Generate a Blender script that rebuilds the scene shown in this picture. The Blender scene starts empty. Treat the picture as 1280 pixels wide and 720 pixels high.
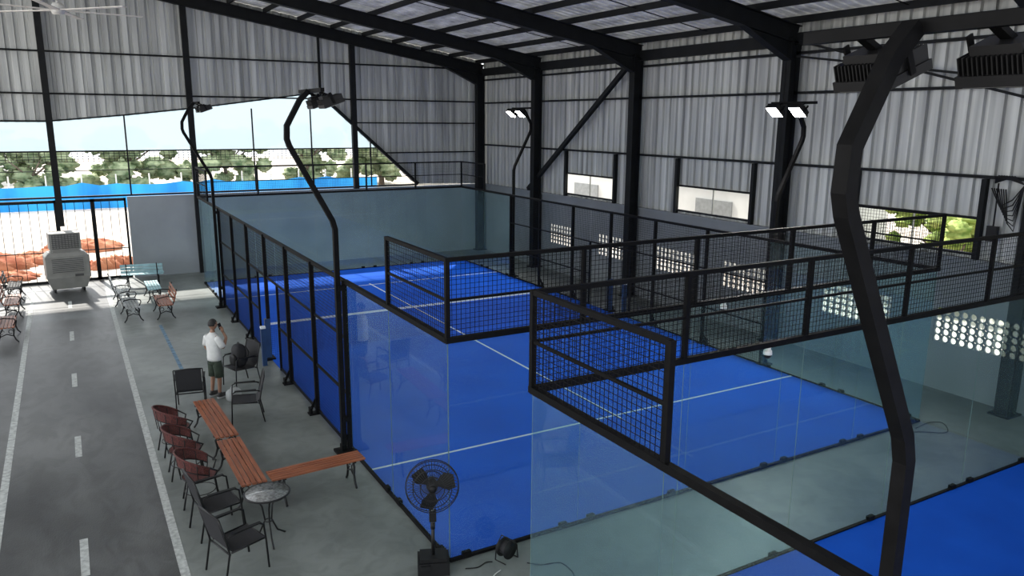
import bpy, math, random
from mathutils import Vector, Matrix
random.seed(7)
scene=bpy.context.scene
scene.view_settings.view_transform='Standard'
# ---------------------------------------------------------------- materials
def newmat(name):
    m=bpy.data.materials.new(name); m.use_nodes=True
    nt=m.node_tree; nt.nodes.clear()
    out=nt.nodes.new('ShaderNodeOutputMaterial')
    return m,nt,out
def pmat(name,col,rough=.6,metal=0.0,var=.12,scale=6.0,bump=0.0,bscale=40.0,stretch=(1,1,1),emit=None,estr=0,detail=4,spec=.5,col2=None,lo=.35,hi=.65,transl=0,blotch=0):
    m,nt,out=newmat(name); N=nt.nodes; L=nt.links
    b=N.new('ShaderNodeBsdfPrincipled'); L.new(b.outputs[0],out.inputs[0])
    tc=N.new('ShaderNodeTexCoord'); mp=N.new('ShaderNodeMapping'); mp.inputs['Scale'].default_value=stretch
    L.new(tc.outputs['Object'],mp.inputs[0])
    no=N.new('ShaderNodeTexNoise'); no.inputs['Scale'].default_value=scale; no.inputs['Detail'].default_value=detail
    L.new(mp.outputs[0],no.inputs['Vector'])
    cr=N.new('ShaderNodeValToRGB'); cr.color_ramp.elements[0].position=lo; cr.color_ramp.elements[1].position=hi
    c1=[max(0,c*(1-var)) for c in col]; c2=[min(1,c*(1+var)) for c in col]
    if col2: c1=col; c2=col2
    cr.color_ramp.elements[0].color=(*c1,1); cr.color_ramp.elements[1].color=(*c2,1)
    L.new(no.outputs['Fac'],cr.inputs[0]); src=cr.outputs[0]
    if blotch:
        n3=N.new('ShaderNodeTexNoise'); n3.inputs['Scale'].default_value=scale*5.3; n3.inputs['Detail'].default_value=6; n3.inputs['Distortion'].default_value=1.2
        L.new(mp.outputs[0],n3.inputs['Vector'])
        c3=N.new('ShaderNodeValToRGB'); c3.color_ramp.elements[0].position=.38; c3.color_ramp.elements[1].position=.56
        k=1-blotch; c3.color_ramp.elements[0].color=(k,k,k,1); c3.color_ramp.elements[1].color=(1,1,1,1)
        L.new(n3.outputs['Fac'],c3.inputs[0])
        mx=N.new('ShaderNodeMix'); mx.data_type='RGBA'; mx.blend_type='MULTIPLY'; mx.inputs[0].default_value=1
        L.new(src,mx.inputs[6]); L.new(c3.outputs[0],mx.inputs[7]); src=mx.outputs[2]
    L.new(src,b.inputs['Base Color'])
    b.inputs['Roughness'].default_value=rough; b.inputs['Metallic'].default_value=metal
    b.inputs['Specular IOR Level'].default_value=spec
    if bump>0:
        n2=N.new('ShaderNodeTexNoise'); n2.inputs['Scale'].default_value=bscale; n2.inputs['Detail'].default_value=3
        L.new(mp.outputs[0],n2.inputs['Vector'])
        bp=N.new('ShaderNodeBump'); bp.inputs['Strength'].default_value=bump; bp.inputs['Distance'].default_value=.02
        L.new(n2.outputs['Fac'],bp.inputs['Height']); L.new(bp.outputs[0],b.inputs['Normal'])
    if emit:
        b.inputs['Emission Color'].default_value=(*emit,1); b.inputs['Emission Strength'].default_value=estr
    if transl:
        t=N.new('ShaderNodeBsdfTranslucent'); L.new(cr.outputs[0],t.inputs[0]); x=N.new('ShaderNodeMixShader'); x.inputs[0].default_value=transl
        L.new(b.outputs[0],x.inputs[1]); L.new(t.outputs[0],x.inputs[2]); L.new(x.outputs[0],out.inputs[0])
    return m
def glassmat(name,tint,f0=.08,haze=.05,hazecol=(.7,.85,.87)):
    m,nt,out=newmat(name); N=nt.nodes; L=nt.links
    tr=N.new('ShaderNodeBsdfTransparent'); tr.inputs[0].default_value=(*tint,1)
    gl=N.new('ShaderNodeBsdfGlossy'); gl.inputs[0].default_value=(.80,.96,.95,1); gl.inputs['Roughness'].default_value=.02
    di=N.new('ShaderNodeBsdfDiffuse'); di.inputs[0].default_value=(*hazecol,1)
    lw=N.new('ShaderNodeLayerWeight'); lw.inputs[0].default_value=.5
    pw=N.new('ShaderNodeMath'); pw.operation='POWER'; pw.inputs[1].default_value=5
    L.new(lw.outputs['Facing'],pw.inputs[0])
    ma=N.new('ShaderNodeMath'); ma.operation='MULTIPLY_ADD'; ma.inputs[1].default_value=.75; ma.inputs[2].default_value=f0
    L.new(pw.outputs[0],ma.inputs[0])
    m1=N.new('ShaderNodeMixShader'); m1.inputs[0].default_value=haze
    L.new(tr.outputs[0],m1.inputs[1]); L.new(di.outputs[0],m1.inputs[2])
    m2=N.new('ShaderNodeMixShader'); L.new(ma.outputs[0],m2.inputs[0]); L.new(m1.outputs[0],m2.inputs[1]); L.new(gl.outputs[0],m2.inputs[2])
    L.new(m2.outputs[0],out.inputs[0]); return m
M={}
M['steel']=pmat('black_painted_steel',(.0045,.0045,.005),.6,.0,.3,8,spec=.12)
M['colsteel']=pmat('charcoal_structural_steel',(.008,.009,.010),.6,.0,.2,3,spec=.18)
M['wire']=pmat('black_wire',(.005,.005,.006),.6,spec=.15)
M['turf']=pmat('blue_turf',(.000,.080,.55),.8,0,.1,.9,.35,260,col2=(.002,.105,.66),spec=.2,detail=6,lo=.3,hi=.7)
M['line']=pmat('white_line_turf',(.62,.68,.72),.9,0,.12,60)
M['concrete']=pmat('concrete_slab',(.11,.124,.118),.42,0,.2,.55,.1,30,col2=(.21,.23,.22),detail=9,spec=.5,blotch=.16)
M['asphalt']=pmat('worn_asphalt_screed',(.026,.028,.031),.42,0,.2,.5,.15,45,col2=(.115,.12,.12),detail=10,stretch=(1,.5,1),spec=.5,lo=.36,hi=.68,blotch=.3)
M['paint']=pmat('road_paint',(.38,.40,.39),.7,0,.25,14,detail=8)
M['bluepaint']=pmat('worn_blue_paint',(.10,.18,.26),.7,0,.35,8,detail=8)
M['clad']=pmat('galvanised_cladding',(.29,.30,.30),.42,.2,.2,2.6,0,10,stretch=(1.8,1.8,.08),col2=(.60,.615,.60),lo=.3,hi=.7)
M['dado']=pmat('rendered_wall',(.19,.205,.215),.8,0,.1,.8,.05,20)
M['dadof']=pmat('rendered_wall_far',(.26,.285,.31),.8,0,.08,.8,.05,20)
M['roof']=pmat('foil_roof_lining',(.36,.365,.36),.4,.15,.2,2.5,.8,6,col2=(.90,.91,.89),stretch=(1,.5,1),transl=.032,lo=.3,hi=.7,detail=8)  # slight translucency added to brighten the lining; real roof sheeting is opaque
M['glass']=glassmat('court_glass',(.79,.915,.915),.062,.032,(.55,.85,.85))
M['gedge']=pmat('glass_edge',(.12,.2,.19),.2,0,.1,5)
M['gold']=pmat('dull_metal',(.3,.3,.3),.4,.8)
M['white']=pmat('white_plastic',(.7,.7,.68),.5)
M['dirt']=pmat('pale_earth',(.42,.36,.30),.95,0,.2,.2,0,1,col2=(.62,.56,.5),detail=8)
M['redearth']=pmat('red_earth',(.34,.10,.05),.95,0,.2,1.6,.6,6,col2=(.50,.22,.12),detail=8)
M['tarp']=pmat('blue_tarp',(.0,.20,.55),.7,0,.3,.7,.2,3,stretch=(1,1,.2),col2=(.02,.36,.80))
M['leaf']=pmat('tree_leaves',(.08,.13,.05),.8,0,.3,1.8,.8,4,col2=(.36,.41,.24))
M['leafy']=pmat('bush_leaves',(.12,.20,.03),.8,0,.3,2.2,.8,4,col2=(.45,.52,.15))
M['bark']=pmat('tree_bark',(.16,.12,.09),.9,0,.3,5,.5,20)
M['bldg']=pmat('pale_render_building',(.6,.6,.58),.8,0,.1,.5)
M['wood']=pmat('red_brown_slats',(.20,.058,.026),.45,0,.25,3,0,10,stretch=(12,1,12),col2=(.33,.11,.05))
M['greywood']=pmat('weathered_white_slats',(.34,.36,.36),.6,0,.2,4)
M['cyanwood']=pmat('pale_blue_slats',(.25,.42,.46),.6,0,.15,4)
M['iron']=pmat('black_iron',(.009,.009,.010),.45,.3)
M['sling']=pmat('black_sling_fabric',(.014,.014,.017),.75,0,.3,200)
M['wicker']=pmat('red_black_wicker',(.03,.010,.010),.6,0,.3,70,.6,90,col2=(.15,.032,.026))
M['tabletop']=pmat('mottled_table_glass',(.12,.12,.12),.15,0,.3,30,0,1,col2=(.26,.27,.27),detail=8)
M['cooler']=pmat('cooler_plastic',(.22,.22,.205),.55,0,.08,4)
M['coolerdk']=pmat('cooler_grille',(.06,.06,.06),.6)
M['skin']=pmat('skin',(.26,.14,.09),.55,0,.06,10)
M['shirt']=pmat('white_tshirt',(.56,.57,.56),.85,0,.05,10)
M['shorts']=pmat('dark_green_shorts',(.025,.038,.025),.85,0,.2,10)
M['hair']=pmat('black_hair',(.008,.007,.007),.6,0,.2,60,.4,90)
M['shoe']=pmat('dark_shoes',(.03,.03,.03),.6)
M['lips']=pmat('lips',(.2,.07,.06),.5)
M['blackpl']=pmat('black_plastic',(.010,.010,.011),.5,spec=.25)
M['bladem']=pmat('fan_blade_pale',(.70,.68,.64),.5)
M['led']=pmat('led_lit',(1,1,1),.5,emit=(1,.98,.92),estr=60)
M['ledoff']=pmat('led_off',(.25,.26,.26),.3)
M['blackpost']=pmat('navy_net_post',(.01,.04,.12),.5)
m,nt,out=newmat('translucent_sheet'); N=nt.nodes;L=nt.links
tl=N.new('ShaderNodeBsdfTranslucent'); tl.inputs[0].default_value=(.33,.41,.46,1)
df=N.new('ShaderNodeBsdfDiffuse'); df.inputs[0].default_value=(.42,.50,.55,1)
tp=N.new('ShaderNodeBsdfTransparent'); tp.inputs[0].default_value=(.32,.40,.45,1)
a=N.new('ShaderNodeMixShader'); a.inputs[0].default_value=.3; L.new(tl.outputs[0],a.inputs[1]); L.new(df.outputs[0],a.inputs[2])
b=N.new('ShaderNodeMixShader'); b.inputs[0].default_value=.12; L.new(a.outputs[0],b.inputs[1]); L.new(tp.outputs[0],b.inputs[2]); L.new(b.outputs[0],out.inputs[0])
M['translucent']=m
# ---------------------------------------------------------------- mesh builder
class MB:
    def __init__(s): s.v=[]; s.f=[]; s.mi=[]; s.mats=[]; s.T=Matrix.Identity(4); s.sm=[]
    def m(s,k):
        if k not in s.mats: s.mats.append(k)
        return s.mats.index(k)
    def add(s,vs,fs,k,smooth=False):
        o=len(s.v); s.v+=[tuple(s.T@Vector(p)) for p in vs]; i=s.m(k)
        for f in fs: s.f.append([o+q for q in f]); s.mi.append(i); s.sm.append(smooth)
    def box(s,a,b,k):
        x0,y0,z0=[min(a[i],b[i]) for i in range(3)]; x1,y1,z1=[max(a[i],b[i]) for i in range(3)]
        s.add([(x0,y0,z0),(x1,y0,z0),(x1,y1,z0),(x0,y1,z0),(x0,y0,z1),(x1,y0,z1),(x1,y1,z1),(x0,y1,z1)],
          [(0,3,2,1),(4,5,6,7),(0,1,5,4),(1,2,6,5),(2,3,7,6),(3,0,4,7)],k)
    def cbox(s,c,d,k): s.box([c[i]-d[i]/2 for i in range(3)],[c[i]+d[i]/2 for i in range(3)],k)
    def beam(s,p,q,w,h,k,up=(0,0,1)):
        p=Vector(p);q=Vector(q); d=(q-p).normalized(); u=Vector(up)
        if abs(d.dot(u))>.99: u=Vector((1,0,0))
        r=d.cross(u).normalized(); u=r.cross(d).normalized()
        vs=[]
        for c in (p,q):
            for sx,sy in ((-1,-1),(1,-1),(1,1),(-1,1)): vs.append(c+r*(w/2*sx)+u*(h/2*sy))
        s.add(vs,[(0,3,2,1),(4,5,6,7),(0,1,5,4),(1,2,6,5),(2,3,7,6),(3,0,4,7)],k)
    def tube(s,pts,r,k,n=8,cap=True,smooth=True):
        pts=[Vector(p) for p in pts]; R=r if isinstance(r,(list,tuple)) else [r]*len(pts)
        vs=[];fs=[]; prev=None
        for i,p in enumerate(pts):
            if i==0: d=pts[1]-p
            elif i==len(pts)-1: d=p-pts[i-1]
            else: d=(pts[i+1]-p).normalized()+(p-pts[i-1]).normalized()
            if d.length<1e-9: d=Vector((0,0,1))
            d.normalize()
            u=prev if prev else (Vector((0,0,1)) if abs(d.z)<.9 else Vector((1,0,0)))
            a=d.cross(u)
            if a.length<1e-6: a=d.cross(Vector((0,1,0)))
            a.normalize(); b=a.cross(d).normalized(); prev=b
            for j in range(n):
                t=2*math.pi*(j+.5)/n; vs.append(p+a*(R[i]*math.cos(t))+b*(R[i]*math.sin(t)))
        for i in range(len(pts)-1):
            for j in range(n): fs.append((i*n+j,i*n+(j+1)%n,(i+1)*n+(j+1)%n,(i+1)*n+j))
        if cap: fs.append(tuple(range(n-1,-1,-1))); fs.append(tuple((len(pts)-1)*n+j for j in range(n)))
        s.add(vs,fs,k,smooth and n>4)
    def loft(s,rings,k,n=20,cap=True):
        vs=[];fs=[]
        for (cx_,cy_,z,rx,ry) in rings:
            for j in range(n):
                t=2*math.pi*j/n; vs.append((cx_+rx*math.cos(t),cy_+ry*math.sin(t),z))
        for i in range(len(rings)-1):
            for j in range(n): fs.append((i*n+j,i*n+(j+1)%n,(i+1)*n+(j+1)%n,(i+1)*n+j))
        if cap: fs.append(tuple(range(n-1,-1,-1))); fs.append(tuple((len(rings)-1)*n+j for j in range(n)))
        s.add(vs,fs,k,True)
    def sq(s,pts,w,k):
        s.tube(pts,w*.7071,k,4,True,False)
    def grid(s,p,u,v,W,H,sp,t,k):
        p=Vector(p);u=Vector(u);v=Vector(v); n=u.cross(v)
        for i in range(1,int(round(W/sp))):
            c=p+u*(i*W/round(W/sp)); s.wire(c,c+v*H,t,k,u,n)
        for i in range(1,int(round(H/sp))):
            c=p+v*(i*H/round(H/sp)); s.wire(c,c+u*W,t,k,v,n)
    def wire(s,a,b,t,k,u,n):
        h=t/2; vs=[]
        for c in (a,b):
            for x,y in ((-h,-h),(h,-h),(h,h),(-h,h)): vs.append(c+u*x+n*y)
        s.add(vs,[(0,1,5,4),(1,2,6,5),(2,3,7,6),(3,0,4,7)],k)
    def sphere(s,c,r,k,seg=16,rings=10,fn=None):
        r=r if isinstance(r,(list,tuple)) else (r,r,r); vs=[];fs=[]
        for i in range(rings+1):
            ph=math.pi*i/rings
            for j in range(seg):
                th=2*math.pi*j/seg; d=Vector((math.sin(ph)*math.cos(th),math.sin(ph)*math.sin(th),math.cos(ph)))
                q=Vector((d.x*r[0],d.y*r[1],d.z*r[2]))
                if fn: q=fn(d,q)
                vs.append(Vector(c)+q)
        for i in range(rings):
            for j in range(seg): fs.append((i*seg+j,(i+1)*seg+j,(i+1)*seg+(j+1)%seg,i*seg+(j+1)%seg))
        s.add(vs,fs,k,True)
    def obj(s,name,parent=None,loc=None,rot=None):
        me=bpy.data.meshes.new(name); me.from_pydata(s.v,[],s.f)
        for k in s.mats: me.materials.append(M[k])
        me.polygons.foreach_set('material_index',s.mi); me.polygons.foreach_set('use_smooth',s.sm); me.update()
        o=bpy.data.objects.new(name,me); scene.collection.objects.link(o)
        if parent: o.parent=parent
        if loc: o.location=loc
        if rot is not None: o.rotation_euler=(0,0,rot)
        return o
def empty(name,loc=(0,0,0),rot=0):
    e=bpy.data.objects.new(name,None); scene.collection.objects.link(e); e.location=loc; e.rotation_euler=(0,0,rot); return e
def arc(c,r,a0,a1,n,ax='xy'):
    o=[]
    for i in range(n+1):
        t=a0+(a1-a0)*i/n; x=r*math.cos(t); y=r*math.sin(t)
        o.append({'xy':(c[0]+x,c[1]+y,c[2]),'xz':(c[0]+x,c[1],c[2]+y),'yz':(c[0],c[1]+x,c[2]+y)}[ax])
    return o
# ---------------------------------------------------------------- camera
cx,cy,cz,yaw,pit,rol,f=-3.8476,-8.2747,5.6347,0.5213,0.2136,0.0072,965.74
F=Vector((math.sin(yaw)*math.cos(pit),math.cos(yaw)*math.cos(pit),-math.sin(pit)))
R=Vector((math.cos(yaw),-math.sin(yaw),0)); U=R.cross(F)
c,s_=math.cos(rol),math.sin(rol); R,U=R*c+U*s_,U*c-R*s_
cam=bpy.data.cameras.new('camera'); co=bpy.data.objects.new('camera',cam); scene.collection.objects.link(co)
mw=Matrix.Identity(4)
for i in range(3): mw[i][0]=R[i]; mw[i][1]=U[i]; mw[i][2]=-F[i]
mw[0][3],mw[1][3],mw[2][3]=cx,cy,cz
co.matrix_world=mw; cam.sensor_width=36; cam.lens=f*36/1280; cam.clip_start=.05; cam.clip_end=400
scene.camera=co
# ---------------------------------------------------------------- world, sun
w=bpy.data.worlds.new('world'); scene.world=w; w.use_nodes=True
bg=w.node_tree.nodes['Background']; bg.inputs[0].default_value=(.93,.965,1,1); bg.inputs[1].default_value=2.4
sl=bpy.data.lights.new('sun','SUN'); sl.energy=8; sl.angle=.02; sl.color=(1,.96,.88)
so=bpy.data.objects.new('sun',sl); scene.collection.objects.link(so)
d=Vector((.16,-1,-.95)).normalized(); so.rotation_euler=d.to_track_quat('-Z','Y').to_euler(); so.location=(-10,60,60)
# ---------------------------------------------------------------- shell
XR=12.1; YF=22.2; XL=-14; YB=-16
def rz(x): return 7.5+.165*(XR-x)
b=MB(); b.box((-3.03,YB,-.2),(XR+.15,YF+.15,0),'concrete'); b.box((XL,YB,-.2),(-3.03,YF+.15,0),'asphalt'); b.obj('floor')
b=MB()
b.box((-3.09,-10,0),(-2.98,20.6,.003),'paint'); b.box((-5.21,-10,0),(-5.10,21.6,.003),'paint')
y=-6.1
while y<20: b.box((-4.18,y,0),(-4.08,y+1.0,.003),'paint'); y+=4.02
b.box((-2.02,9.4,0),(-1.94,14.6,.003),'bluepaint')
b.obj('road_marking')
b=MB(); b.box((-80,-60,-.35),(90,120,-.21),'dirt'); b.obj('ground')
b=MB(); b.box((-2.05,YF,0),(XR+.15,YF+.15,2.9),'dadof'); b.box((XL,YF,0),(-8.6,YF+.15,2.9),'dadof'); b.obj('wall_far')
cl=[(15.0,16.6),(11.8,13.5),(8.6,10.4),(5.9,7.5),(2.3,4.1),(-.6,1.2),(-4.0,-2.2)]
b=MB(); T=.08
b.box((XR,YB,0),(XR+T,YF,1.05),'dado'); b.box((XR,YB,1.8),(XR+T,YF,2.88),'dado')
ys=[YB]+[q for a in sorted(cl) for q in a]+[YF]
for i in range(0,len(ys),2): b.box((XR,ys[i],1.05),(XR+T,ys[i+1],1.8),'dado')
b.box((XR-.05,YB,2.86),(XR+T+.02,YF,2.93),'dado')
NN=16
for (y0,y1) in cl:
    nc=int(round((y1-y0)/.18)); cw=(y1-y0)/nc; ch=.15
    for i in range(nc):
        for j in range(5):
            yc=y0+(i+.5)*cw; zc=1.05+(j+.5)*ch; vs=[]
            for X in (XR+.01,XR+.055):
                for kk in range(NN):
                    t=2*math.pi*(kk+.5)/NN; cc,ss=math.cos(t),math.sin(t); mx=max(abs(cc),abs(ss))
                    vs.append((X,yc+cc/mx*cw/2,zc+ss/mx*ch/2))
                for kk in range(NN):
                    t=2*math.pi*(kk+.5)/NN; yy=math.cos(t)*.080; zz=math.sin(t)*.068
                    if yy>0: yy=yy*.6
                    vs.append((X,yc+yy+.012,zc+zz))
            fs=[]
            for kk in range(NN):
                n=(kk+1)%NN
                fs.append((kk,n,NN+n,NN+kk)); fs.append((2*NN+kk,3*NN+kk,3*NN+n,2*NN+n)); fs.append((NN+kk,NN+n,3*NN+n,3*NN+kk))
            b.add(vs,fs,'dado')
b.obj('wall_right')
def profile(a0,a1):
    o=[]; a=a0; P=.30
    while a<a1:
        for da,h in ((0,0),(.17,0),(.185,.075),(.285,.075)):
            if a+da<a1: o.append((a+da,h))
        a+=P
    o.append((a1,0)); return o
def interp(pts,x):
    if x<=pts[0][0]: return pts[0][1]
    for (xa,za),(xb,zb) in zip(pts,pts[1:]):
        if x<=xb: return za+(zb-za)*(x-xa)/(xb-xa)
    return pts[-1][1]
cb=[(-14,5.5),(-4.2,5.5),(-1.9,5.72),(.5,6.0),(4.7,6.6),(5.5,6.1),(8.9,3.0),(12.1,2.9)]
b=MB(); pr=profile(XL,XR)
for (xa,ha),(xb,hb) in zip(pr,pr[1:]):
    b.add([(xa,YF+.06+ha,interp(cb,xa)),(xb,YF+.06+hb,interp(cb,xb)),(xb,YF+.06+hb,rz(xb)+.6),(xa,YF+.06+ha,rz(xa)+.6)],[(0,1,2,3)],'clad')
b.obj('wall_cladding_far')
wins=[(.5,3.4),(6.55,9.55),(12.6,15.55),(-5.6,-2.6)]
b=MB()
cuts=sorted([q for a in wins for q in a]); segs=[YB]+cuts+[YF]
for i in range(len(segs)-1):
    iswin=(i%2==1)
    pr=profile(segs[i],segs[i+1])
    for (ya,ha),(yb,hb) in zip(pr,pr[1:]):
        for (z0,z1) in ([(2.9,3.02),(3.76,8.1)] if iswin else [(2.9,8.1)]):
            b.add([(XR+.06+ha,ya,z0),(XR+.06+hb,yb,z0),(XR+.06+hb,yb,z1),(XR+.06+ha,ya,z1)],[(0,1,2,3)],'clad')
b.obj('wall_cladding_right')
for i,(y0,y1) in enumerate(wins):
    b=MB()
    for z in (3.02,3.76): b.beam((XR+.03,y0,z),(XR+.03,y1,z),.08,.05,'colsteel')
    for y in (y0,y1): b.beam((XR-.02,y,2.93),(XR-.02,y,4.56),.1,.12,'colsteel')
    b.beam((XR+.03,(y0+y1)/2,3.02),(XR+.03,(y0+y1)/2,3.76),.03,.03,'gold')
    b.obj('window_%d'%(i+1))
b=MB()
for z in (4.6,6.35,7.3): b.beam((XR-.04,YB,z),(XR-.04,YF,z),.12,.06,'colsteel')
for z in (7.75,6.4): b.beam((XL,YF-.02,z),(XR,YF-.02,z),.1,.055,'colsteel')
for z in (5.5,4.3): b.beam((6.3 if z>5 else 7.6,YF-.02,z),(XR,YF-.02,z),.1,.05,'colsteel')
b.beam((XL,YF,5.5),(-4.2,YF,5.5),.1,.06,'colsteel')
for (xa,za),(xb,zb) in zip(cb[1:],cb[2:6]): b.beam((xa,YF,za),(xb,YF,zb),.08,.05,'colsteel')
b.beam((5.4,YF-.08,6.2),(9.0,YF-.08,3.0),.12,.12,'colsteel')
b.obj('wall_girts')
def hcol(b,x,y,z0,z1,w=.26,d=.34,k='colsteel'):
    b.cbox((x-d/2+.01,y,(z0+z1)/2),(.02,w,z1-z0),k); b.cbox((x+d/2-.01,y,(z0+z1)/2),(.02,w,z1-z0),k); b.cbox((x,y,(z0+z1)/2),(d,.014,z1-z0),k)
FR=[21.95,17.3,11.4,5.4,-.6,-6.6,-12.6]
for y in FR:
    b=MB(); xc=XR-.25
    hcol(b,xc,y,0,rz(xc)+.1)
    b.cbox((xc,y,.015),(.5,.4,.03),'colsteel')
    x0=XR-.1; x1=-10
    for off,hh,ww in ((0,.02,.24),(.40,.02,.24)): b.beam((x0,y,rz(x0)+off),(x1,y,rz(x1)+off),ww,hh,'colsteel')
    b.beam((x0,y,rz(x0)+.2),(x1,y,rz(x1)+.2),.016,.4,'colsteel')
    xa=XR-.42; xb=XR-2.0
    b.add([(xa,y-.008,rz(xa)-.45),(xa,y-.008,rz(xa)),(xb,y-.008,rz(xb)),(xa,y+.008,rz(xa)-.45),(xa,y+.008,rz(xa)),(xb,y+.008,rz(xb))],[(0,2,1),(3,4,5),(0,3,5,2)],'colsteel')
    b.beam((xa,y,rz(xa)-.45),(xb,y,rz(xb)),.24,.02,'colsteel')
    b.beam((xc+.17,y,rz(xc)),(xc-.17,y,rz(xc)),.24,.02,'colsteel')
    b.obj('portal_frame')
b=MB()
x=XR-.3
while x>-10.5:
    b.beam((x,YB,rz(x)+.50),(x,YF,rz(x)+.50),.06,.16,'colsteel'); x-=1.25
for y0 in (14.2,8.3,2.4,-3.6):
    b.beam((XR-.3,y0,rz(XR-.3)+.5),(-10,y0,rz(-10)+.5),.02,.02,'colsteel')
b.beam((XR-.1,YB,7.62),(XR-.1,YF,7.62),.14,.3,'colsteel')
b.obj('roof_purlins')
b=MB()
pr=profile(YB,YF+.2)
x0,x1=XR+.2,-10.8
for (ya,ha),(yb,hb) in zip(pr,pr[1:]):
    b.add([(x0,ya,rz(x0)+.61+ha*.4),(x0,yb,rz(x0)+.61+hb*.4),(x1,yb,rz(x1)+.61+hb*.4),(x1,ya,rz(x1)+.61+ha*.4)],[(0,1,2,3)],'roof')
b.obj('ceiling')
b=MB()
b.beam((XR-.25,12-.4,7.5),(XR-.15,18.0,3.0),.14,.14,'colsteel')
b.beam((XR-.25,5.2,7.55),(XR-.2,-.6,6.0),.05,.05,'colsteel'); b.beam((XR-.3,5.2,7.2),(XR-.25,-6,5.6),.05,.05,'colsteel')
b.obj('wall_bracing')
b=MB()
for x,w_,zb in ((-4.15,.2,2.0),(.25,.16,0),(6.3,.18,2.9),(-9,.2,0)):
    b.beam((x,YF-.12,zb if zb<2.5 else 2.9),(x,YF-.12,rz(x)+.3),w_,.2,'colsteel')
b.beam((5.0,YF-.08,6.5),(5.0,YF-.08,rz(5)+.3),.08,.08,'colsteel')
b.obj('wind_columns')
b=MB()
for x in (-8.6,-6.3,-1.9,2.4,4.6,7.0): b.beam((x,YF+.03,2.98),(x,YF+.03,min(interp(cb,x),6)),.035,.05,'colsteel')
b.beam((XL,YF+.03,2.96),(9.0,YF+.03,2.96),.10,.06,'colsteel'); b.beam((XL,YF+.03,4.5),(7.3,YF+.03,4.5),.05,.05,'colsteel')
for k in range(4): b.beam((XL,YF+.03,4.42-.09*k),(7.4+.1*k,YF+.03,4.42-.09*k),.02,.016,'colsteel')
x=XL
while x<7.6: b.beam((x,YF+.03,4.15),(x,YF+.03,4.5),.016,.016,'colsteel'); x+=.16
b.beam((XL,YF+.03,3.85),(7.9,YF+.03,3.85),.03,.025,'colsteel')
b.obj('window_far_frame')
b=MB()
xs=[XL]+[XL+.5*i for i in range(1,41) if XL+.5*i<7.3]+[7.3]
for xa,xb in zip(xs,xs[1:]):
    b.add([(xa,YF+.09,4.5),(xb,YF+.09,4.5),(xb,YF+.09,interp(cb,xb)+.05),(xa,YF+.09,interp(cb,xa)+.05)],[(0,1,2,3)],'translucent')
b.obj('window_far_translucent')
for i,(x0,x1) in enumerate(((-8.5,-6.4),(-6.4,-4.25),(-4.25,-3.15),(-3.15,-2.1))):
    b=MB()
    for x in (x0+.03,x1-.03): b.cbox((x,YF+.05,1.44),(.07,.06,2.86),'colsteel')
    for z in (.06,2.82): b.cbox(((x0+x1)/2,YF+.05,z),(x1-x0,.06,.10),'colsteel')
    n=int((x1-x0)/.26)
    for j in range(1,n): b.cbox((x0+(x1-x0)*j/n,YF+.05,1.44),(.018,.018,2.76),'colsteel')
    b.cbox(((x0+x1)/2,YF+.05,1.1),(x1-x0,.03,.03),'colsteel')
    b.obj('door_%d'%(i+1))
# ---------------------------------------------------------------- exterior
b=MB()
for i in range(33):
    x0=-49+i*2.0; Y0=49
    b.add([(x0,Y0+.1*math.sin(i),-.2),(x0+1,Y0+.15,-.2),(x0+2,Y0+.1*math.sin(i+1),-.2),(x0+2,Y0+.1*math.sin(i+1),1.4+.12*math.sin(i*1.7+1.7)),(x0+1,Y0+.15,1.3),(x0,Y0+.1*math.sin(i),1.4+.12*math.sin(i*1.7))],[(0,1,4,5),(1,2,3,4)],'tarp')
    b.cbox((x0,Y0+.2,.9),(.08,.08,2.2),'bldg')
b.obj('blue_tarp_fence')
b=MB()
rr_=random.Random(3)
for (hx,hy,hr,hh) in ((-8.5,27.5,2.2,.65),(-5.6,28.5,1.2,.42),(-2.8,26,1.0,.42),(-12,30,3,.8),(-6.5,25.2,1.3,.32),(-4,31,1.5,.42)):
    for q in range(7):
        ax_=hx+rr_.uniform(-.8,.8)*hr; ay_=hy+rr_.uniform(-.4,.4)*hr; s=rr_.uniform(.35,.7); sd=rr_.uniform(0,9)
        b.sphere((ax_,ay_,-.25),(hr*s,hr*s*.6,hh*rr_.uniform(.7,1.1)),'redearth',24,12,lambda d,q:q*(1+.16*math.sin(d.x*9+sd+d.y*7)+.09*math.sin(d.x*23+d.z*17+sd)))
b.obj('red_earth_heap')
def tree(loc,h,r,seed,low=.15,lf='leaf'):
    rnd=random.Random(seed); b=MB()
    b.tube([(0,0,-.3),(.1,.05,h*.3),(0,.1,h*.6)],[r*.07,r*.05,r*.03],'bark',8)
    for k in range(5):
        a=k*1.3; b.tube([(0.05,.05,h*.4),(math.cos(a)*r*.6,math.sin(a)*r*.6,h*.7)],[r*.03,r*.015],'bark',6)
    for k in range(40):
        a=rnd.uniform(0,6.28); q=rnd.uniform(0,1.0)*r; z=h*rnd.uniform(low,.95); rr=r*rnd.uniform(.10,.26)
        sd=rnd.uniform(0,9)
        b.sphere((math.cos(a)*q,math.sin(a)*q,z),(rr,rr,rr*.8),lf,18,12,lambda d,p:p*(1+.25*math.sin(d.x*11+sd)*math.sin(d.y*13+sd)+.18*math.sin(d.z*17+sd*2)))
    b.obj('tree',loc=loc)
for i,(x,y,h,r) in enumerate([(-32,58,6,4),(-25,57,5,3.4),(-18,56,5,3.4),(-12,58,5.5,3.6),(-6,55,4.2,2.6),(0,58,5,3.4),(7,56,5,3.2),(14,58,5.5,3.4),(21,59,6,4),(28,60,6,4)]): tree((x,y,-.2),h,r,i)
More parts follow.
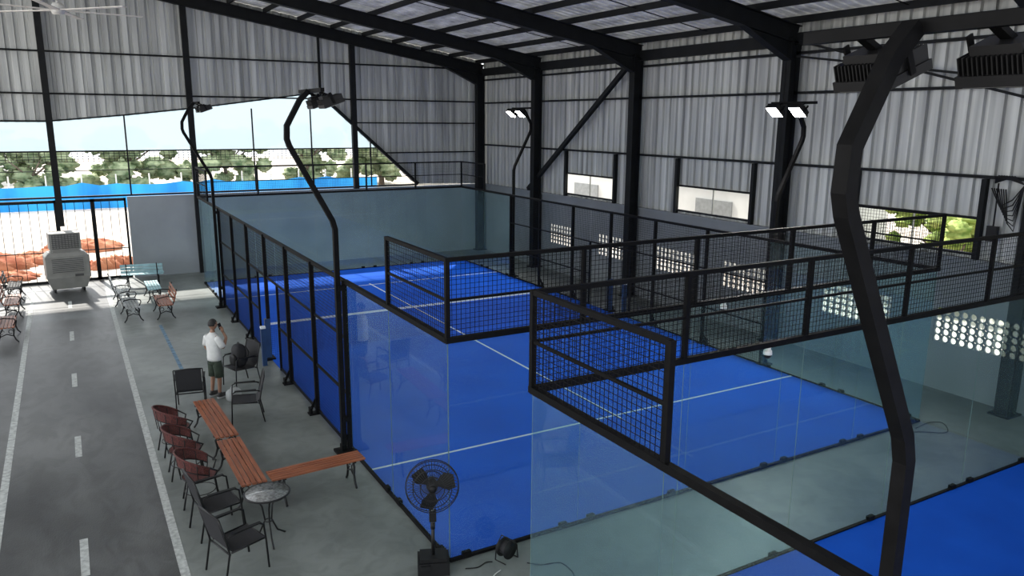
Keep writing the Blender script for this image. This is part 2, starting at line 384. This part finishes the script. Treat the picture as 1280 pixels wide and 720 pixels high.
for i,(x,y,h,r) in enumerate([(24,8,3.6,2.4),(20.5,5.8,3.2,1.8),(22,2,4,2.4),(26,4,5,2.6),(22,-3,4.5,2.4),(28,-8,6,3.5)]): tree((x,y,-.2),h,r,20+i,.05,'leafy')
b=MB(); b.box((-34,72,-.2),(-8,80,4.2),'bldg'); b.box((-34.4,71.6,4.2),(-7.6,80.4,4.5),'colsteel')
for i in range(8): b.box((-32+i*3,71.95,1.4),(-30.5+i*3,72,3),'ledoff')
b.obj('neighbouring_building')
b=MB(); b.box((18.5,12,-.2),(26,30,4.6),'bldg'); b.box((18.2,11.7,4.6),(26.3,30.3,4.8),'colsteel')
for i in range(4): b.box((18.45,13.5+i*4.4,1.2),(18.5,15.5+i*4.4,2.6),'ledoff')
b.obj('neighbouring_building')
# ---------------------------------------------------------------- padel courts
def court(oy,name):
    e=empty(name,(0,oy,0))
    b=MB(); b.box((0,0,0),(10,20,.02),'turf'); b.obj('turf',e)
    b=MB()
    for y in (3.05,16.95): b.box((.02,y-.025,.02),(9.98,y+.025,.024),'line')
    b.box((4.975,2.85,.02),(5.025,17.15,.0235),'line'); b.obj('court_lines',e)
    g=MB(); fr=MB(); wm=MB(); K='steel'
    def pane(p,q,z0=.06,z1=2.97):
        p=Vector((*p,0));q=Vector((*q,0)); d=(q-p).normalized(); a=p+d*.006; c_=q-d*.006
        g.add([(a.x,a.y,z0),(c_.x,c_.y,z0),(c_.x,c_.y,z1),(a.x,a.y,z1)],[(0,1,2,3)],'glass')
        n=Vector((-d.y,d.x,0))*.005
        for e_ in (a,): g.add([e_-n+Vector((0,0,z0)),e_+n+Vector((0,0,z0)),e_+n+Vector((0,0,z1)),e_-n+Vector((0,0,z1))],[(0,1,2,3)],'gedge')
        for t in (.12,.88):
            m_=p.lerp(q,t); fr.beam(m_-d*.06+Vector((0,0,.045)),m_+d*.06+Vector((0,0,.045)),.06,.09,K)
    for yy in (0,20):
        for i in range(5): pane((2*i,yy),(2*i+2,yy))
        fr.beam((0,yy,.02),(10,yy,.02),.05,.04,K)
        for z,wd in ((3.0,.07),(3.5,.03),(4.0,.05)): fr.beam((-.03,yy,z),(10.03,yy,z),wd,wd,K)
        for i in range(6): fr.beam((2*i,yy,2.97),(2*i,yy,4.02),.055,.055,K)
        wm.grid((0,yy,3),(1,0,0),(0,0,1),10,1,.0625,.005,'wire')
        y2=2 if yy==0 else 18; y4=4 if yy==0 else 16
        for xx in (0,10):
            for z,wd in ((3.5,.03),(4.0,.05)): fr.beam((xx,yy,z),(xx,y2,z),wd,wd,K)
            fr.beam((xx,yy,3.0),(xx,y4,3.0),.07,.07,K)
            fr.beam((xx,y2,2.97),(xx,y2,4.02),.055,.055,K)
            lo=min(yy,y2); wm.grid((xx,lo,3),(0,1,0),(0,0,1),2,1,.0625,.005,'wire')
            for a,c_ in ((yy,y2),(y2,y4)): pane((xx,min(a,c_)),(xx,max(a,c_)))
            fr.beam((xx,yy,.02),(xx,y4,.02),.05,.04,K)
    for xx,o in ((0,-1),(10,1)):
        for y in (4,6,8,10,12,14,16):
            fr.cbox((xx+o*.02,y,1.5),(.08,.06,3.04),K); fr.cbox((xx+o*.07,y,.01),(.26,.18,.03),K)
            fr.beam((xx+o*.18,y,.02),(xx+o*.05,y,.3),.02,.05,K)
            fr.cbox((xx+o*.16,y,.08),(.05,.12,.12),K)
        fr.beam((xx,4,3.0),(xx,16,3.0),.06,.06,K)
        for (ya,yb) in ((4,8.0),(12,16)):
            for z in (.04,1.0,2.0): fr.beam((xx,ya,z),(xx,yb,z),.035,.035,K)
            wm.grid((xx,ya,0.04),(0,1,0),(0,0,1),yb-ya,2.95,.0625,.005,'wire')
        for (ya,yb) in ((8,9),(11,12)):
            for z in (.04,1.0,2.0): fr.beam((xx,ya,z),(xx,yb,z),.035,.035,K)
            fr.beam((xx,yb if yb==9 else ya,0),(xx,yb if yb==9 else ya,2),.05,.05,K)
            wm.grid((xx,ya,0.04),(0,1,0),(0,0,1),1,2.95,.0625,.005,'wire')
        fr.beam((xx,9,2.0),(xx,11,2.0),.04,.04,K)
        wm.grid((xx,9,2.0),(0,1,0),(0,0,1),2,1,.0625,.005,'wire')
    g.obj('glass_panels',e); fr.obj('steel_frame',e); wm.obj('wire_mesh',e)
    n=MB()
    for x in (-.05,10.05):
        n.cbox((x,10,.50),(.12,.12,1.0),'blackpost'); n.cbox((x,10,.03),(.25,.3,.05),'steel'); n.cbox((x-.2 if x<0 else x+.2,9.55,.45),(.1,.1,.9),'blackpost'); n.cbox((x-.2 if x<0 else x+.2,9.55,.92),(.11,.11,.05),'line')
    n.grid((0,10,.05),(1,0,0),(0,0,1),10,.8,.05,.003,'wire')
    n.box((0,9.992,.84),(10,10.008,.89),'line')
    n.obj('net',e)
    return e
court(0,'padel_court'); court(-22,'padel_court')
def head(b,c,face,lit):
    T0=b.T.copy(); b.T=T0@Matrix.Translation(c)@Matrix.Rotation(face*math.radians(-20 if not lit else -38),4,'Y')
    b.cbox((0,0,0),(.34,.32,.05),'blackpl')
    for i in range(15): b.cbox((0,-.147+i*.021,.06),(.32,.006,.09),'blackpl')
    b.cbox((-face*.05,0,.12),(.16,.22,.05),'blackpl')
    b.cbox((0,0,-.028),(.30,.28,.01),'led' if lit else 'ledoff')
    for s in (-.17,.17): b.beam((0,s,0),(-face*.02,s,.17),.01,.04,'steel')
    b.T=T0
def lightpole(x,y,face,lit,name='floodlight_pole'):
    b=MB(); o=-face
    pts=[(o*.13,0,0),(o*.13,0,3.88),(o*.17,0,4.03),(o*.80,0,5.23),(o*.83,0,5.33),(o*.82,0,5.53),(o*.60,0,5.92),(o*.46,0,6.06)]
    b.sq(pts,.08,'steel'); b.cbox((o*.15,0,.02),(.26,.26,.04),'steel')
    for z in (.6,2.9): b.cbox((o*.07,0,z),(.12,.12,.08),'steel')
    b.beam((o*.42,-.62,6.06),(o*.42,.62,6.06),.06,.06,'steel')
    for sy in (-.32,.32):
        b.beam((o*.42,sy,6.06),(o*.25,sy,5.99),.05,.03,'steel')
        head(b,(o*.2,sy,5.87),face,lit)
    return b.obj(name,loc=(x,y,0))
for y in (4,16,-6,-18):
    lightpole(0,y,1,False); lightpole(10,y,-1,y>0)
for y in (4,16):
    for sy in (-.32,.32):
        l=bpy.data.lights.new('floodlight','SPOT'); l.energy=350; l.spot_size=2.0; l.spot_blend=.5; l.shadow_soft_size=.15; l.color=(1,.98,.93)
        o=bpy.data.objects.new('floodlight_beam',l); scene.collection.objects.link(o); o.location=(10.1,y+sy,5.78)
        o.rotation_euler=Vector((-1,0,-1.1)).to_track_quat('-Z','Y').to_euler()
# ---------------------------------------------------------------- furniture
def bench(loc,rot,L=1.9,W=.38,top='wood',back=False,name='slatted_bench'):
    b=MB(); n=5
    for i in range(n):
        x=-W/2+W*(i+.5)/n; b.box((x-W/n*.40,-L/2,.43),(x+W/n*.40,L/2,.455),top)
    if back:
        for i in range(3): b.beam((-W/2-.03-.03*i,-L/2,.56+.11*i),(-W/2-.03-.03*i,L/2,.56+.11*i),.02,.085,top)
    for y in (-L/2+.18,L/2-.18):
        b.beam((-W/2,y,.42),(W/2,y,.42),.05,.02,'iron')
        for s in (-1,1):
            b.tube([(s*W*.30,y,.42),(s*W*.42,y,.34),(s*W*.36,y,.2),(s*W*.46,y,.08),(s*W*.58,y,.02),(s*W*.62,y,.015)],.018,'iron',6)
            b.tube(arc((s*W*.24,y,.3),.05,0,5.2,10,'xz'),.009,'iron',5)
        b.tube([(-W*.38,y,.18),(0,y,.24),(W*.38,y,.18)],.014,'iron',6)
        if back:
            b.tube([(-W/2,y,.42),(-W/2-.05,y,.55),(-W/2-.12,y,.85)],.017,'iron',6)
            b.tube([(-W/2-.06,y,.62),(-W*.1,y,.66),(W/2,y,.62),(W/2+.02,y,.56),(W*.4,y,.44)],.015,'iron',6)
    b.box((-.02,-L/2+.1,.405),(.02,L/2-.1,.43),'iron')
    return b.obj(name,loc=loc,rot=rot)
bench((-1.98,5.55,0),.04,2.0); bench((-1.93,3.5,0),.02,1.85); bench((-.95,2.75,0),math.radians(-87),1.45,.36)
bench((-2.7,18.1,0),0,1.5,.4,'greywood',True,'park_bench'); bench((-2.6,15.9,0),.03,1.5,.4,'greywood',True,'park_bench')
bench((-1.75,15.8,0),math.pi,1.5,.4,'wood',True,'park_bench'); bench((-1.8,18.2,0),math.pi,1.5,.4,'cyanwood',False,'slatted_bench')
bench((-1.9,20.4,0),1.4,1.3,.4,'cyanwood',True,'park_bench')
bench((-5.55,17.9,0),0,1.5,.4,'wood',True,'park_bench'); bench((-5.55,15.0,0),0,1.4,.4,'wood',True,'park_bench'); bench((-5.6,20.2,0),0,1.3,.4,'sling',True,'park_bench')
def sling_chair(loc,rot,name='sling_armchair'):
    b=MB(); r=.013
    for s in (-1,1):
        y=s*.26
        b.tube([(.26,y,0),(.24,y,.40),(.22,y,.62),(.16,y,.655),(-.22,y,.64),(-.27,y,.62)],r,'iron',8)
        b.tube([(-.33,y,0),(-.25,y,.40),(-.30,y,.66),(-.36,y,.90)],r,'iron',8)
        b.tube([(.24,y*.93,.42),(-.02,y*.93,.405),(-.22,y*.93,.395)],r,'iron',8)
        b.box((-.2,y-.025,.655),(.18,y+.025,.668),'blackpl')
    b.tube([(-.36,-.26,.90),(-.37,0,.915),(-.36,.26,.90)],r,'iron',8); b.tube([(.24,-.25,.42),(.24,.25,.42)],r,'iron',8); b.tube([(-.24,-.25,.38),(-.24,.25,.38)],r,'iron',8)
    P=[(.245,.425),(.1,.405),(-.1,.395),(-.2,.405),(-.255,.46),(-.30,.62),(-.365,.90)]
    for (xa,za),(xb,zb) in zip(P,P[1:]): b.beam((xa,0,za),(xb,0,zb),.47,.008,'sling')
    return b.obj(name,loc=loc,rot=rot)
def wicker_chair(loc,rot,name='wicker_armchair'):
    b=MB(); n=14; r=.013
    b.tube(arc((0,0,.43),.24,0,2*math.pi,24),r,'iron',8,False)
    vs=[(0,0,.425)]+[(.235*math.cos(2*math.pi*i/24),.235*math.sin(2*math.pi*i/24),.44) for i in range(24)]
    b.add(vs,[(0,1+i,1+(i+1)%24) for i in range(24)],'wicker')
    a0,a1=math.radians(62),math.radians(298); top=[];bot=[]
    for i in range(n+1):
        a=a0+(a1-a0)*i/n; q=math.sin(math.pi*i/n)
        zt=.62+.22*q; zb=.50+.15*q; rt=.29+.03*q; rb=.275+.02*q
        top.append((rt*math.cos(a),rt*math.sin(a),zt)); bot.append((rb*math.cos(a),rb*math.sin(a),zb))
    for i in range(n): b.add([bot[i],bot[i+1],top[i+1],top[i]],[(0,1,2,3)],'wicker')
    b.tube(top,.016,'wicker',8); b.tube(bot,.010,'iron',6)
    for i in range(0,n+1,2): b.tube([(bot[i][0]*.9,bot[i][1]*.9,.43),bot[i],top[i]],.007,'iron',5)
    b.tube([top[0],(.25,.2,.54),(.2,.14,.43),(.25,.2,.0)],r,'iron',8); b.tube([top[-1],(.25,-.2,.54),(.2,-.14,.43),(.25,-.2,.0)],r,'iron',8)
    for s in (-1,1): b.tube([(-.16,s*.17,.43),(-.25,s*.2,0)],r,'iron',8)
    b.tube(arc((0,0,.2),.22,0,2*math.pi,20),.007,'iron',6,False)
    return b.obj(name,loc=loc,rot=rot)
sling_chair((-2.12,7.5,0),math.radians(80)); sling_chair((-1.3,6.35,0),math.radians(170)); sling_chair((-1.0,8.45,0),math.radians(200))
wicker_chair((-2.65,5.45,0),.15); wicker_chair((-2.62,4.4,0),.0); wicker_chair((-2.56,3.3,0),-.1)
sling_chair((-2.46,2.35,0),.15); sling_chair((-2.40,1.2,0),.3)
b=MB(); n=32
b.tube([(0,0,.70),(0,0,.715)],.29,'tabletop',n); b.tube(arc((0,0,.707),.295,0,2*math.pi,n),.014,'iron',8,False)
for k in range(3):
    a=k*2.094+.5; c_,s=math.cos(a),math.sin(a)
    b.tube([(c_*.2,s*.2,.69),(c_*.08,s*.08,.5),(c_*.05,s*.05,.3),(c_*.14,s*.14,.1),(c_*.27,s*.27,.0)],.012,'iron',8)
b.tube(arc((0,0,.3),.05,0,2*math.pi,12),.008,'iron',6,False)
b.obj('round_bistro_table',loc=(-1.92,1.68,0))
# pedestal fan
b=MB()
b.cbox((0,0,.09),(.40,.32,.18),'blackpl'); b.cbox((0,0,.20),(.34,.26,.05),'blackpl'); b.cbox((-.1,-.15,.13),(.12,.06,.06),'iron')
b.tube([(0,0,.2),(0,0,.62)],.022,'iron',10); b.tube([(0,0,.6),(0,0,.95)],.016,'gold',10); b.tube([(0,0,.58),(0,0,.66)],.03,'blackpl',10)
b.cbox((0,.0,.76),(.09,.08,.14),'blackpl')
T0=b.T.copy(); b.T=Matrix.Translation((0,0,1.17))@Matrix.Rotation(math.radians(-8),4,'X')
b.tube([(0,-.02,0),(0,.17,0)],[.075,.065],'blackpl',14); b.tube([(0,-.13,0),(0,-.16,0)],.05,'blackpl',14)
for rr,yy in ((.33,0),(.33,-.06),(.24,-.13),(.15,-.15),(.24,.08),(.15,.1)):
    b.tube(arc((0,yy,0),rr,0,2*math.pi,32,'xz'),.006,'iron',5,False)
for k in range(48):
    a=2*math.pi*k/48; c_,s=math.cos(a),math.sin(a)
    b.tube([(c_*.05,-.16,s*.05),(c_*.2,-.145,s*.2),(c_*.3,-.09,s*.3),(c_*.33,-.03,s*.33),(c_*.28,.06,s*.28),(c_*.07,.12,s*.07)],.003,'iron',4)
for k in range(3):
    a=2.094*k+.4; P=[]
    for (q,da,dy) in ((.05,-.2,-.02),(.2,-.6,-.05),(.29,-.45,-.04),(.30,.1,.0),(.22,.45,.03),(.06,.4,.02)): P.append((q*math.cos(a+da),-.04+dy,q*math.sin(a+da)))
    b.add(P,[(0,1,2,3,4,5)],'blackpl')
b.T=T0
b.obj('pedestal_fan',loc=(-.26,-.06,0),rot=math.radians(-22))
b=MB()
T0=b.T.copy(); b.T=Matrix.Translation((0,0,.16))
for x in (-.06,.06): b.tube([(x-.006,0,0),(x+.006,0,0)],.13,'blackpl',20)
b.tube([(-.06,0,0),(.06,0,0)],.09,'sling',16); b.T=T0
b.tube([(-.09,-.12,.01),(-.09,-.1,.2),(-.09,0,.31),(.09,0,.31),(.09,.1,.2),(.09,.12,.01)],.009,'iron',6); b.tube([(-.09,.12,.01),(.09,.12,.01)],.008,'iron',6); b.tube([(-.09,-.12,.01),(.09,-.12,.01)],.008,'iron',6)
b.obj('cable_reel',loc=(.68,-.3,0),rot=1.9)
def cable(pts,name='power_cable',r=.008,k='blackpl'):
    b=MB(); P=[Vector(p) for p in pts]; o=[]
    for i in range(len(P)-1):
        p0=P[max(i-1,0)];p1=P[i];p2=P[i+1];p3=P[min(i+2,len(P)-1)]
        for j in range(6):
            t=j/6; o.append(.5*((2*p1)+(-p0+p2)*t+(2*p0-5*p1+4*p2-p3)*t*t+(-p0+3*p1-3*p2+p3)*t**3))
    o.append(P[-1]); b.tube(o,r,k,6); return b.obj(name)
cable([(.86,-.52,.01),(1.0,-.65,.01),(1.25,-.75,.01),(1.2,-1.1,.01),(.8,-1.15,.01),(.55,-.9,.01),(.6,-1.3,.01),(.2,-1.5,.01)])
cable([(.48,-.5,.01),(.32,-.6,.01),(.3,-.9,.01),(.0,-1.2,.01),(-.3,-1.6,.01)],r=.007,k='white')
cable([(.1,-.25,.01),(.25,-.3,.01),(.4,-.25,.01),(.48,-.28,.01)])
cable([(8.9,-.5,.012),(9.4,-.3,.012),(9.9,-.6,.012),(10.3,-.3,.012),(10.1,-.15,.012),(9.6,-.2,.012)],r=.009,k='coolerdk')
# evaporative cooler
def taper(b,z0,w0,d0,z1,w1,d1,k):
    vs=[(sx*w/2,sy*d/2,z) for z,w,d in ((z0,w0,d0),(z1,w1,d1)) for sx,sy in ((-1,-1),(1,-1),(1,1),(-1,1))]
    b.add(vs,[(0,3,2,1),(4,5,6,7),(0,1,5,4),(1,2,6,5),(2,3,7,6),(3,0,4,7)],k)
b2=MB()
taper(b2,.12,1.0,.7,.5,1.25,.85,'cooler'); taper(b2,.5,1.25,.85,1.2,1.25,.85,'cooler'); taper(b2,1.2,1.25,.85,1.32,1.0,.7,'cooler')
taper(b2,1.32,.75,.6,1.40,.75,.6,'cooler'); taper(b2,1.40,.9,.7,1.95,.9,.7,'cooler')
for i in range(8): b2.cbox((0,-.36,1.46+i*.062),(.78,.03,.018),'coolerdk')
for i in range(9): b2.cbox((-.36+i*.09,-.355,1.68),(.015,.02,.46),'coolerdk')
b2.cbox((0,-.43,.9),(1.0,.02,.5),'cooler')
for i in range(8): b2.cbox((0,-.445,.7+i*.06),(.9,.02,.02),'coolerdk')
b2.cbox((.3,-.44,.56),(.25,.02,.08),'coolerdk')
for x in (-.42,.42):
    for y in (-.26,.26): b2.tube([(x-.025,y,.06),(x+.025,y,.06)],.06,'blackpl',12)
    b2.cbox((x,0,.1),(.06,.6,.05),'blackpl')
b2.obj('evaporative_cooler',loc=(-4.12,20.9,0),rot=.1)
# ceiling fan
b=MB()
b.tube([(0,0,.15),(0,0,1.6)],.03,'white',8); b.tube([(0,0,-.1),(0,0,.05),(0,0,.18)],[.14,.2,.1],'white',16)
for k in range(6):
    a=k*math.pi/3+.25; c_,s=math.cos(a),math.sin(a)
    b.beam((c_*.15,s*.15,0),(c_*2.1,s*2.1,.02),.17,.02,'bladem')
b.obj('ceiling_fan',loc=(-3.6,16,8.36))
b=MB()
for k in range(7):
    o=k*.05
    b.tube([(XR-.14-o*.2,.30-o,4.40),(XR-.15,.1-o*.6,4.05-o),(XR-.14,-.12-o*.3,4.2-o*2),(XR-.13,-.3,4.5),(XR-.13,-.1+o,4.65),(XR-.14,.25,4.50+o*.3)],.013,'blackpl',5)
b.cbox((XR-.09,.2,3.5),(.1,.2,.3),'blackpl'); b.tube([(XR-.1,.2,4.5),(XR-.08,.2,3.6)],.015,'blackpl',6)
b.obj('hanging_cable_bundle')
def cctv(loc):
    b=MB(); b.cbox((0,0,-.02),(.05,.05,.05),'white'); b.tube([(0,0,-.04),(0,0,-.09)],[.05,.055],'white',14); b.sphere((0,0,-.1),.045,'blackpl',12,8); b.obj('dome_camera',loc=loc)
for l in ((3.35,-2,2.965),(4.6,0,2.965),(8,0,2.965)): cctv(l)
# ---------------------------------------------------------------- man
def skinobj(name,verts,edges,rad,mat,parent,root=0,sub=2):
    me=bpy.data.meshes.new(name); me.from_pydata([tuple(v) for v in verts],edges,[]); me.materials.append(M[mat])
    o=bpy.data.objects.new(name,me); scene.collection.objects.link(o); o.parent=parent
    md=o.modifiers.new('skin','SKIN'); md.use_smooth_shade=True
    sv=me.skin_vertices[0].data if me.skin_vertices else None
    if sv:
        for i,r in enumerate(rad):
            sv[i].radius=(r if isinstance(r,tuple) else (r,r)); sv[i].use_root=(i==root)
    su=o.modifiers.new('sub','SUBSURF'); su.levels=sub; su.render_levels=sub
    return o
man=empty('man',(-1.58,7.9,0),math.radians(-62)); man.scale=(.95,.95,.95)
V=[(0,0,.90),(0,-.01,1.08),(0,0,1.25),(0,-.01,1.38),(0,0,1.46),(0,.015,1.54),
   (.17,-.01,1.35),(.24,.06,1.12),(.13,.24,1.30),(.08,.20,1.44),
   (-.17,-.01,1.35),(-.23,-.03,1.10),(-.20,.10,.92),(-.19,.15,.86),
   (.09,0,.84),(.10,.02,.48),(.11,-.01,.10),(-.09,0,.84),(-.11,.02,.48),(-.12,-.03,.10)]
E=[(0,1),(1,2),(2,3),(3,4),(4,5),(3,6),(6,7),(7,8),(8,9),(3,10),(10,11),(11,12),(12,13),(0,14),(14,15),(15,16),(0,17),(17,18),(18,19)]
Rr=[.09,.085,.09,.07,.052,.05,.045,.042,.034,.026,.045,.042,.034,.026,.08,.055,.036,.08,.055,.036]
skinobj('body',V,E,Rr,'skin',man)
b=MB()
b.loft([(0,0,.84,.168,.128),(0,0,.90,.172,.132),(0,-.005,1.05,.165,.122),(0,-.005,1.20,.182,.128),(0,-.005,1.31,.195,.122),(0,-.005,1.37,.180,.102),(0,0,1.41,.125,.085),(0,.003,1.445,.072,.068),(0,.005,1.46,.066,.064)],'shirt',24)
b.tube([(.13,-.01,1.345),(.185,0,1.315),(.215,.03,1.22),(.235,.055,1.145)],[.07,.075,.070,.068],'shirt',16)
b.tube([(-.13,-.01,1.345),(-.185,-.012,1.315),(-.21,-.022,1.22),(-.225,-.028,1.145)],[.07,.075,.070,.068],'shirt',16)
b.obj('tshirt',man)
b=MB()
b.loft([(0,0,.76,.155,.12),(0,0,.80,.168,.125),(0,0,.88,.165,.122),(0,0,.94,.150,.11)],'shorts',24)
for s in (-1,1): b.tube([(s*.07,0,.86),(s*.085,.0,.78),(s*.098,.012,.62),(s*.103,.018,.47)],[.09,.097,.097,.098],'shorts',18)
b.obj('shorts',man)
b=MB()
def hf(d,q):
    q=q.copy()
    if d.z<-.2: q.x*=1-.28*(-d.z-.2); q.y*=1-.1*(-d.z-.2)
    if d.y>.85 and abs(d.x)<.22 and -.35<d.z<.1: q.y+=.022*(1-abs(d.x)/.22)
    if d.y>.8 and .05<d.z<.25: q.y-=.006
    return q
b.sphere((0,.03,1.62),(.076,.095,.115),'skin',28,20,hf)
for sx in (-1,1):
    b.sphere((sx*.079,.025,1.615),(.012,.022,.032),'skin',10,8); b.sphere((sx*.03,.118,1.635),.011,'shirt',10,8); b.sphere((sx*.03,.127,1.635),.005,'hair',8,6)
    b.box((sx*.045,.112,1.655),(sx*.016,.124,1.661),'hair')
b.sphere((0,.118,1.565),(.022,.007,.006),'lips',10,6)
def hairf(d,q):
    if d.y>.35 and d.z<.35: return q*.80
    if d.z<-.35: return q*.80
    return q
b.sphere((0,.02,1.635),(.086,.102,.115),'hair',28,20,hairf)
b.obj('head',man)
def hand(name,wrist,dirv,side,palmn,curl):
    wv=Vector(wrist); d=Vector(dirv).normalized(); n=Vector(palmn).normalized(); s=d.cross(n).normalized()*side
    b=MB(); 
    b.tube([wv-d*.02,wv+d*.03,wv+d*.085],[.024,.034,.034],'skin',10)
    for i,(o,L) in enumerate(((-.028,.06),(-.010,.072),(.010,.068),(.028,.052))):
        p=wv+d*.08+s*o; q=p+(d*math.cos(curl)+n*math.sin(curl))*L*.5; r=q+(d*math.cos(curl*2.2)+n*math.sin(curl*2.2))*L*.5
        b.tube([p,q,r],[.0095,.009,.007],'skin',8)
    p=wv+d*.03-s*.03; q=p+(d*.6-s*.6+n*.4)*.04; b.tube([p,q,q+(d*.8+n*.5)*.028],[.012,.010,.008],'skin',8)
    b.obj(name,man)
hand('hand_right',(.08,.20,1.44),(-.05,-.25,1),1,(-1,-.2,0),.5)
hand('hand_left',(-.19,.15,.86),(0,.3,-1),-1,(1,0,0),.35)
b=MB(); b.T=Matrix.Translation((.055,.155,1.56))@Matrix.Rotation(.3,4,'X'); b.cbox((0,0,0),(.012,.07,.145),'blackpl'); b.obj('phone',man)
b=MB()
for sx,yy in ((.115,0),(-.125,-.02)):
    b.sphere((sx,yy+.05,.055),(.046,.135,.05),'shoe',18,12,lambda d,q:Vector((q.x,q.y,max(q.z,-.045)))); b.loft([(sx,yy+.05,0,.046,.132),(sx,yy+.05,.022,.048,.136)],'greywood',20)
    b.tube([(sx,yy-.01,.07),(sx,yy-.01,.13)],[.045,.042],'shoe',14)
b.obj('shoes',man)
b=MB()
def bf(d,q):
    p=3.2; n=(abs(d.x)**p+abs(d.y)**p+abs(d.z)**p)**(1/p); return Vector((q.x/n,q.y/n,q.z/n))
b.sphere((0,0,.25),(.13,.17,.25),'sling',20,14,bf); b.sphere((-.13,0,.17),(.05,.13,.13),'blackpl',16,10,bf)
b.tube(arc((0,0,.5),.04,0,math.pi,8,'yz'),.008,'sling',6)
for s in (-1,1): b.tube([(.11,s*.08,.45),(.18,s*.09,.3),(.12,s*.09,.08)],.014,'sling',6)
b.obj('backpack',loc=(-1.0,8.45,.41),rot=.3)
b=MB(); b.sphere((0,0,.13),(.16,.10,.13),'greywood',20,12,bf); b.tube(arc((0,0,.24),.08,0,math.pi,8,'xz'),.008,'greywood',6)
b.obj('tote_bag',loc=(-1.32,7.5,0),rot=.5)
